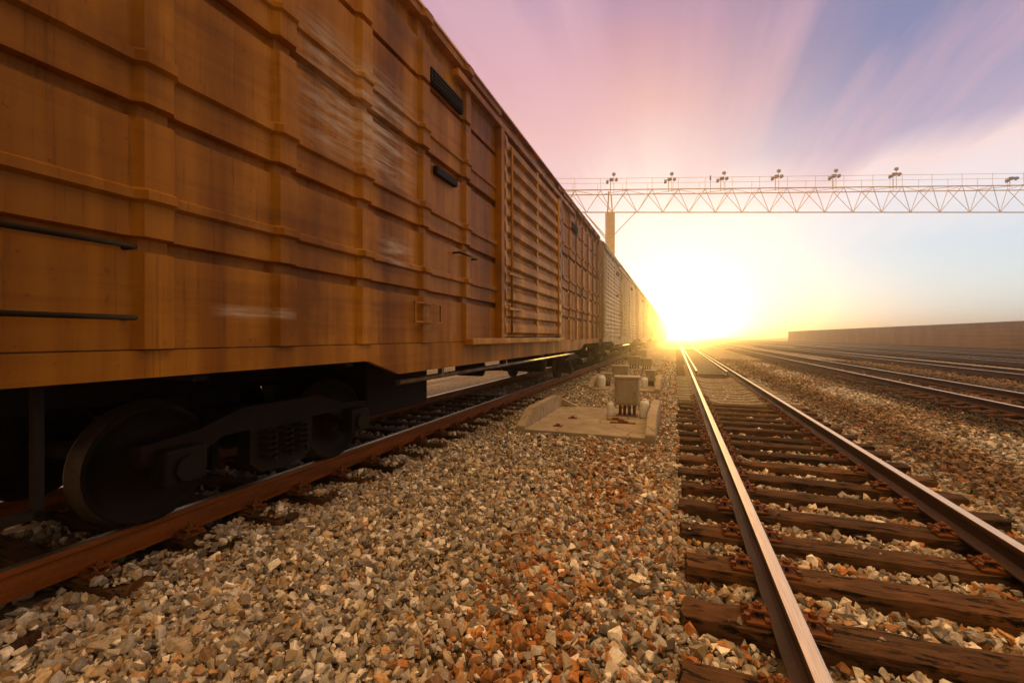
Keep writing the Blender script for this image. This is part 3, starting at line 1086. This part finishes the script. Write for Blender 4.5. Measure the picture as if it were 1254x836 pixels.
# ------------------------------------------------------------------ ballast stones
def stone_variants(n):
    out = []
    for s in range(n):
        rnd = np.random.default_rng(100 + s)
        bm = bmesh.new()
        # broken rock: the hull of a few points on a skewed block
        k = rnd.integers(11, 17)
        p = rnd.uniform(-1, 1, size=(k, 3))
        p /= np.max(np.abs(p), axis=1)[:, None]
        p = p @ (np.eye(3) + rnd.normal(0, .15, (3, 3)))
        p *= 0.78
        p *= np.array([1.0, rnd.uniform(.68, .95), rnd.uniform(.55, .85)]) * rnd.uniform(.92, 1.08, size=(k, 1))
        for q in p:
            bm.verts.new(q)
        r = bmesh.ops.convex_hull(bm, input=bm.verts[:])
        bmesh.ops.delete(bm, geom=[v for v in bm.verts if not v.link_faces], context='VERTS')
        bmesh.ops.triangulate(bm, faces=bm.faces[:])
        bmesh.ops.recalc_face_normals(bm, faces=bm.faces[:])
        bm.verts.ensure_lookup_table()
        bm.verts.index_update()
        V = np.array([v.co[:] for v in bm.verts])
        F = np.array([[v.index for v in f.verts] for f in bm.faces])
        bm.free()
        out.append((V, F))
    return out


VAR = stone_variants(28)


def rotmats(n):
    q = RNG.normal(size=(n, 4))
    # mostly lying flat: damp the tipping
    q[:, 1:3] *= 0.75
    q /= np.linalg.norm(q, axis=1)[:, None]
    w, x, y, z = q.T
    return np.stack([1 - 2 * (y * y + z * z), 2 * (x * y - z * w), 2 * (x * z + y * w),
                     2 * (x * y + z * w), 1 - 2 * (x * x + z * z), 2 * (y * z - x * w),
                     2 * (x * z - y * w), 2 * (y * z + x * w), 1 - 2 * (x * x + y * y)], axis=1).reshape(n, 3, 3)


def in_view(x, y):
    zc = y * cT - x * sT
    xc = x * cT + y * sT
    ok = zc > 0.9
    u = 627 + FPX * xc / np.maximum(zc, .1)
    v = 412 + FPX * CAMZ / np.maximum(zc, .1)
    return ok & (u > -140) & (u < 1394) & (v < 960)


def undul(x, y):
    return 0.014 * np.sin(x * 3.1 + 1.3 * np.sin(y * 1.7)) * np.sin(y * 2.3 + x) + 0.010 * np.sin(x * 7.3 + y * 5.1) + 0.008 * np.sin(x * 11 - y * 9)


PALETTE = np.array([(0.34, 0.28, 0.20), (0.40, 0.31, 0.20), (0.27, 0.215, 0.15), (0.50, 0.44, 0.36), (0.20, 0.17, 0.14), (0.33, 0.20, 0.095),
                    (0.60, 0.55, 0.48), (0.30, 0.27, 0.24), (0.14, 0.115, 0.09)])
PW = np.array([.2, .2, .16, .1, .09, .12, .04, .06, .03])
RUSTY = np.array([(0.36, 0.14, 0.026), (0.27, 0.10, 0.02), (0.20, 0.08, 0.022), (0.36, 0.19, 0.06)])
GREY = np.array([(0.40, 0.37, 0.33), (0.30, 0.28, 0.26), (0.52, 0.49, 0.45), (0.22, 0.205, 0.19), (0.60, 0.57, 0.52)])

PX, PY, PR = [], [], []


def scatter(x0, x1, y0, y1, per_m2, r0, r1):
    n = int((x1 - x0) * (y1 - y0) * per_m2)
    x = RNG.uniform(x0, x1, n); y = RNG.uniform(y0, y1, n)
    r = r0 + (r1 - r0) * RNG.beta(1.5, 3.4, n)
    k = in_view(x, y)
    PX.append(x[k]); PY.append(y[k]); PR.append(r[k])


scatter(-3.5, 0.05, 0.6, 5.0, 1350, .014, .058)
scatter(-3.5, 2.6, 0.6, 4.2, 600, .008, .020)
scatter(-3.5, 0.05, 5.0, 9.0, 900, .016, .052)
scatter(-3.5, 0.05, 9.0, 15.0, 480, .024, .056)
scatter(-3.5, 0.05, 15.0, 30.0, 170, .035, .065)
scatter(0.05, 2.6, 0.6, 7.0, 900, .018, .056)
scatter(0.05, 2.6, 7.0, 18.0, 300, .026, .055)
scatter(2.6, 5.7, 0.8, 7.0, 700, .020, .060)
scatter(2.6, 9.0, 7.0, 16.0, 300, .026, .056)
scatter(5.7, 9.0, 2.0, 7.0, 450, .022, .055)
scatter(2.6, 12.0, 16.0, 34.0, 90, .045, .075)
scatter(-5.9, -3.5, 1.0, 9.0, 350, .025, .055)
scatter(-5.9, -3.5, 9.0, 24.0, 130, .04, .06)
PX = np.concatenate(PX); PY = np.concatenate(PY); PR = np.concatenate(PR)
# keep stones off the sleepers, the rails and the trays
keep = np.ones(len(PX), bool)
sl = np.array(SLEEPERS)
for sx, sy, a in sl:
    m = (np.abs(PX - sx) < 1.30) & (np.abs(PY - sy) < 0.30)
    if m.any():
        dx, dy = PX[m] - sx, PY[m] - sy
        ly = -dx * a + dy
        inside = (np.abs(ly) < 0.112 + PR[m] * 0.55) & (np.abs(dx) < 1.262 + PR[m] * .4)
        # ends of the train's sleepers lie half buried
        inside &= ~((sx < -3) & (dx > 1.02) & (RNG.random(inside.sum() * 0 + len(dx)) < 0.42))
        # a few small stones have landed on top
        inside &= ~((PR[m] < .024) & (RNG.random(len(dx)) < 0.02))
        idx = np.where(m)[0][inside]
        keep[idx] = False
for rx in (MAIN_X - H, MAIN_X + H, TRAIN_X + H, TRAIN_X - H, SIDE_TRACKS[0] - H, SIDE_TRACKS[0] + H):
    keep &= np.abs(PX - rx) > 0.06 + PR * 0.8
for (x0, x1, y0, y1) in ((-2.40, -0.28, 6.72, 9.3), (-2.35, -.4, 12.6, 15.2), (-2.2, -.6, 20.5, 23.0)):
    keep &= ~((PX > x0 - .0) & (PX < x1 + .0) & (PY > y0 - .01) & (PY < y1 + .01))
PX, PY, PR = PX[keep], PY[keep], PR[keep]
NS = len(PX)
base = surf(PX) + undul(PX, PY)
on_sl = np.zeros(NS, bool)
# dump heaps in the sleeper bays: a little higher in the middle of the track
PZ = base + RNG.uniform(-1.2, 0.5, NS) * PR * 1.0
for sx, sy, a in sl:
    m = (np.abs(PX - sx) < 1.25) & (np.abs(PY - sy) < 0.105)
    PZ[m] = SLEEPER_TOP + PR[m] * .45
# colours
ci = RNG.choice(len(PALETTE), NS, p=PW / PW.sum())
colr = PALETTE[ci].copy()
rust_p = 0.95 * np.exp(-((PX - (-0.50)) / 0.66) ** 4) * np.clip(1.25 - np.abs(PY - 4) / 9, 0.3, 1) * (0.75 + 0.25 * np.sin(PX * 4 + PY * 2.1))
rust_p = np.maximum(rust_p, 0.42 * ((PX > 0.0) & (PX < 2.6)))
rust_p = np.maximum(rust_p, 0.3 * ((PX > 2.6) & (PX < 3.4)))
m = RNG.random(NS) < rust_p
mixk = RNG.uniform(.35, 1.0, (int(m.sum()), 1))
colr[m] = RUSTY[RNG.choice(4, m.sum())] * mixk + colr[m] * (1 - mixk) * np.array([[1.0, .75, .5]])
gp = np.where((PX > -0.4) & (PX < 2.6), 0.50, 0.36)
pale = np.exp(-((PX - 4.45) / 0.55) ** 4) * (0.75 + 0.6 * np.sin(PY * 0.9 + 1.0)) + np.exp(-((PX - 6.9) / 0.5) ** 4) * (0.45 + 0.6 * np.sin(PY * 0.7))
dark = np.exp(-((PX - 5.5) / 0.5) ** 4) + np.exp(-((PX - 8.9) / 1.0) ** 4) + 0.5 * np.exp(-((PX - 3.1) / 0.5) ** 4)
gp = np.where(PX > 2.9, np.clip(pale, 0, .9), gp)
m = RNG.random(NS) < gp
colr[m] = GREY[RNG.choice(5, m.sum())]
yard = np.clip((PX - 2.65) / 0.5, 0, 1)[:, None]
colr *= 1 - yard * (1 - np.array([[0.62, 0.50, 0.38]])) * (1 - np.clip(pale, 0, 1))[:, None]
colr *= 1 - 0.72 * np.clip(dark, 0, 1)[:, None]
colr *= RNG.uniform(.42, 1.36, (NS, 1))
RM = rotmats(NS)
var = RNG.integers(0, len(VAR), NS)
VV, FF, CC = [], [], []
off = 0
for k, (V, F) in enumerate(VAR):
    ids = np.where(var == k)[0]
    if not len(ids):
        continue
    S = RM[ids] * PR[ids][:, None, None]
    pts = np.einsum('nij,vj->nvi', S, V) + np.stack([PX[ids], PY[ids], PZ[ids]], 1)[:, None, :]
    n, v = len(ids), len(V)
    VV.append(pts.reshape(-1, 3))
    FF.append((F[None] + (np.arange(n) * v)[:, None, None]).reshape(-1, 3) + off)
    CC.append(np.repeat(colr[ids], v, axis=0))
    off += n * v
VV = np.concatenate(VV); FF = np.concatenate(FF); CC = np.concatenate(CC)
me = bpy.data.meshes.new('ballast_gravel')
me.vertices.add(len(VV)); me.vertices.foreach_set('co', VV.astype(np.float32).ravel())
me.loops.add(FF.size); me.loops.foreach_set('vertex_index', FF.astype(np.int32).ravel())
me.polygons.add(len(FF)); me.polygons.foreach_set('loop_start', np.arange(0, FF.size, 3, dtype=np.int32))
at = me.attributes.new('stone_colour', 'FLOAT_COLOR', 'POINT')
at.data.foreach_set('color', np.concatenate([CC, np.ones((len(CC), 1))], 1).astype(np.float32).ravel())
me.update(calc_edges=True)
me.shade_flat()
me.materials.append(M['stone'])
o = link(bpy.data.objects.new('ballast_gravel', me))
tag(o, 'loose broken ballast stones in tan, grey and rust between the rails', 'gravel', None, 'stuff')
print('stones', NS, 'faces', len(FF))

# ------------------------------------------------------------------ haze
hz = MB().box(-1650, 1650, -1650, 1650, -1.4, 19.2).build('haze', [])
tag(hz, 'golden evening haze over the yard', 'haze', None, 'stuff')
m = bpy.data.materials.new('evening haze')
m.use_nodes = True
nt = m.node_tree
for n in list(nt.nodes):
    nt.nodes.remove(n)
om = nt.nodes.new('ShaderNodeOutputMaterial')
pv = nt.nodes.new('ShaderNodeVolumePrincipled')
pv.inputs['Color'].default_value = (0.98, 0.93, 0.84, 1)
pv.inputs['Density'].default_value = 0.0034
pv.inputs['Anisotropy'].default_value = 0.945
nt.links.new(pv.outputs[0], om.inputs['Volume'])
hz.data.materials.clear()
hz.data.materials.append(m)

# ------------------------------------------------------------------ sky, sun, camera
w = bpy.data.worlds.new('World')
SC.world = w
w.use_nodes = True
nt = w.node_tree
for n in list(nt.nodes):
    nt.nodes.remove(n)


class WT(NT):
    def __init__(self, tree):
        self.t = tree


T = WT(nt)
out = T.n('ShaderNodeOutputWorld')
bg = T.n('ShaderNodeBackground')
T.l(bg.outputs[0], out.inputs['Surface'])
sky = T.n('ShaderNodeTexSky')
sky.sky_type = 'NISHITA'
sky.sun_disc = False
sky.sun_elevation = SUN_ELEV
sky.sun_rotation = SUN_AZ
sky.air_density = 1.0
sky.dust_density = 0.0
tc = T.n('ShaderNodeTexCoord')
D = tc.outputs['Generated']
sep = T.n('ShaderNodeSeparateXYZ'); T.l(D, sep.inputs[0])
X, Y, Z = sep.outputs
hlen = T.math('SQRT', T.math('ADD', T.math('MULTIPLY', X, X), T.math('MULTIPLY', Y, Y)))
azx = T.math('DIVIDE', X, T.math('MAXIMUM', hlen, 0.001))


def srgb(r, g, b):
    f = lambda c: (c / 255 / 12.92) if c / 255 <= .04045 else ((c / 255 + .055) / 1.055) ** 2.4
    return (f(r), f(g), f(b))


# high cloud streaks, laid on a flat deck far overhead so that they converge on the sunset
den = T.math('ADD', T.math('MAXIMUM', Z, 0.0), 0.10)
cu = T.math('DIVIDE', X, den)
cv = T.math('DIVIDE', Y, den)
cmb = T.n('ShaderNodeCombineXYZ')
T.l(T.math('MULTIPLY', cu, 1.25), cmb.inputs[0]); T.l(T.math('MULTIPLY', cv, 0.22), cmb.inputs[1])
st = T.noise(cmb.outputs[0], 1.35, 7, 0.55)
cmb2 = T.n('ShaderNodeCombineXYZ')
T.l(T.math('MULTIPLY', cu, 3.2), cmb2.inputs[0]); T.l(T.math('MULTIPLY', cv, 0.4), cmb2.inputs[1])
st2 = T.noise(cmb2.outputs[0], 1.2, 8, 0.58)
streak = T.math('MULTIPLY_ADD', st2, 0.35, T.math('MULTIPLY', st, 0.65))
zz = T.math('ADD', Z, T.math('MULTIPLY_ADD', st, 0.16, -0.08))
centre = T.ramp(zz, [(0.0, (0.84, 0.79, 0.80)), (0.12, (0.86, 0.81, 0.83)), (0.22, (0.92, 0.81, 0.78)), (0.30, srgb(252, 226, 216)), (0.43, srgb(236, 182, 172)), (0.53, srgb(206, 152, 162)), (0.63, srgb(154, 126, 166)), (0.8, srgb(118, 106, 158))])
right = T.ramp(zz, [(0.0, srgb(196, 214, 236)), (0.06, srgb(200, 219, 236)), (0.15, srgb(196, 212, 233)), (0.225, srgb(235, 224, 230)), (0.275, srgb(244, 212, 210)), (0.33, srgb(160, 150, 184)), (0.45, srgb(124, 124, 166)), (0.8, srgb(98, 102, 152))])
fr = T.n('ShaderNodeMapRange', interpolation_type='SMOOTHSTEP')
fr.inputs[1].default_value = -0.06; fr.inputs[2].default_value = 0.40
T.l(T.math('ADD', azx, T.math('MULTIPLY_ADD', st2, -0.22, 0.11)), fr.inputs[0])
skc = T.mix(fr.outputs[0], centre, right)
# rosy cirrus over the violet
high = T.n('ShaderNodeMapRange', interpolation_type='SMOOTHSTEP')
high.inputs[1].default_value = 0.22; high.inputs[2].default_value = 0.34
T.l(Z, high.inputs[0])
pk = T.ramp(streak, [(0.46, (0, 0, 0)), (0.60, (1, 1, 1))])
skc = T.mix(T.math('MULTIPLY', T.math('MULTIPLY', pk, high.outputs[0]), 0.62), skc, srgb(232, 178, 186))
# sky out of view, shaped as added key light: bright warm overhead, dull behind
wf = T.n('ShaderNodeMapRange', interpolation_type='SMOOTHSTEP')
wf.inputs[1].default_value = 0.55; wf.inputs[2].default_value = 0.05
T.l(Y, wf.inputs[0])
skc = T.mix(wf.outputs[0], skc, T.ramp(zz, [(0.0, (0.17, 0.095, 0.045)), (0.4, (0.26, 0.15, 0.07)), (0.8, (0.5, 0.31, 0.14))]))
zf = T.n('ShaderNodeMapRange', interpolation_type='SMOOTHSTEP')
zf.inputs[1].default_value = 0.62; zf.inputs[2].default_value = 0.82
T.l(T.math('MULTIPLY_ADD', st2, 0.12, T.math('SUBTRACT', Z, 0.06)), zf.inputs[0])
skc = T.mix(zf.outputs[0], skc, T.ramp(st, [(0.35, (2.6, 1.50, 0.60)), (0.6, (1.75, 1.0, 0.38))]))
# the bright air round the low sun
dv = T.n('ShaderNodeVectorMath', operation='DOT_PRODUCT')
T.l(D, dv.inputs[0])
sd = Vector((math.sin(SUN_AZ) * math.cos(SUN_ELEV), math.cos(SUN_AZ) * math.cos(SUN_ELEV), math.sin(SUN_ELEV)))
dv.inputs[1].default_value = sd
ang = T.math('ARCCOSINE', T.math('MINIMUM', dv.outputs['Value'], 1.0))


def lobe(width, col):
    g_ = T.math('POWER', 2.718, T.math('MULTIPLY', T.math('MULTIPLY', ang, ang), -1 / (width * width)))
    return T.mix(1.0, (0, 0, 0), T.mix(g_, (0, 0, 0), col), 'ADD')


tot = T.mix(1.0, skc, lobe(R(13), (0.06, 0.035, 0.01)), 'ADD')
tot = T.mix(1.0, tot, lobe(R(3.8), (0.5, 0.26, 0.05)), 'ADD')
tot = T.mix(1.0, tot, lobe(R(1.8), (26.0, 17.0, 7.0)), 'ADD')
sk = T.mix(1.0, sky.outputs[0], (0.05,) * 3, 'MULTIPLY')
tot = T.mix(1.0, tot, sk, 'ADD')
T.l(tot, bg.inputs['Color'])
bg.inputs['Strength'].default_value = 1.0

sun = bpy.data.lights.new('sun', 'SUN')
sun.energy = 2.9
sun.angle = R(0.5)
sun.color = (1.0, 0.54, 0.12)
so = link(bpy.data.objects.new('sun', sun))
so.rotation_euler = (-sd).to_track_quat('-Z', 'Y').to_euler()

cam = bpy.data.cameras.new('camera')
cam.sensor_width = 36
cam.lens = 36 * FPX / 1254
cam.shift_y = -6 / 1254
cam.clip_start = 0.05
cam.clip_end = 5000
co = link(bpy.data.objects.new('camera', cam))
co.location = (0, 0, CAMZ)
co.rotation_euler = (R(90), 0, THETA)
SC.camera = co

SC.render.engine = 'CYCLES'
SC.cycles.use_denoising = True
SC.cycles.max_bounces = 6
SC.cycles.volume_bounces = 1
SC.cycles.diffuse_bounces = 3
SC.cycles.glossy_bounces = 3
SC.cycles.sample_clamp_indirect = 4
SC.view_settings.view_transform = 'Standard'
SC.view_settings.look = 'None'
SC.view_settings.exposure = 0.0
SC.view_settings.gamma = 1.0
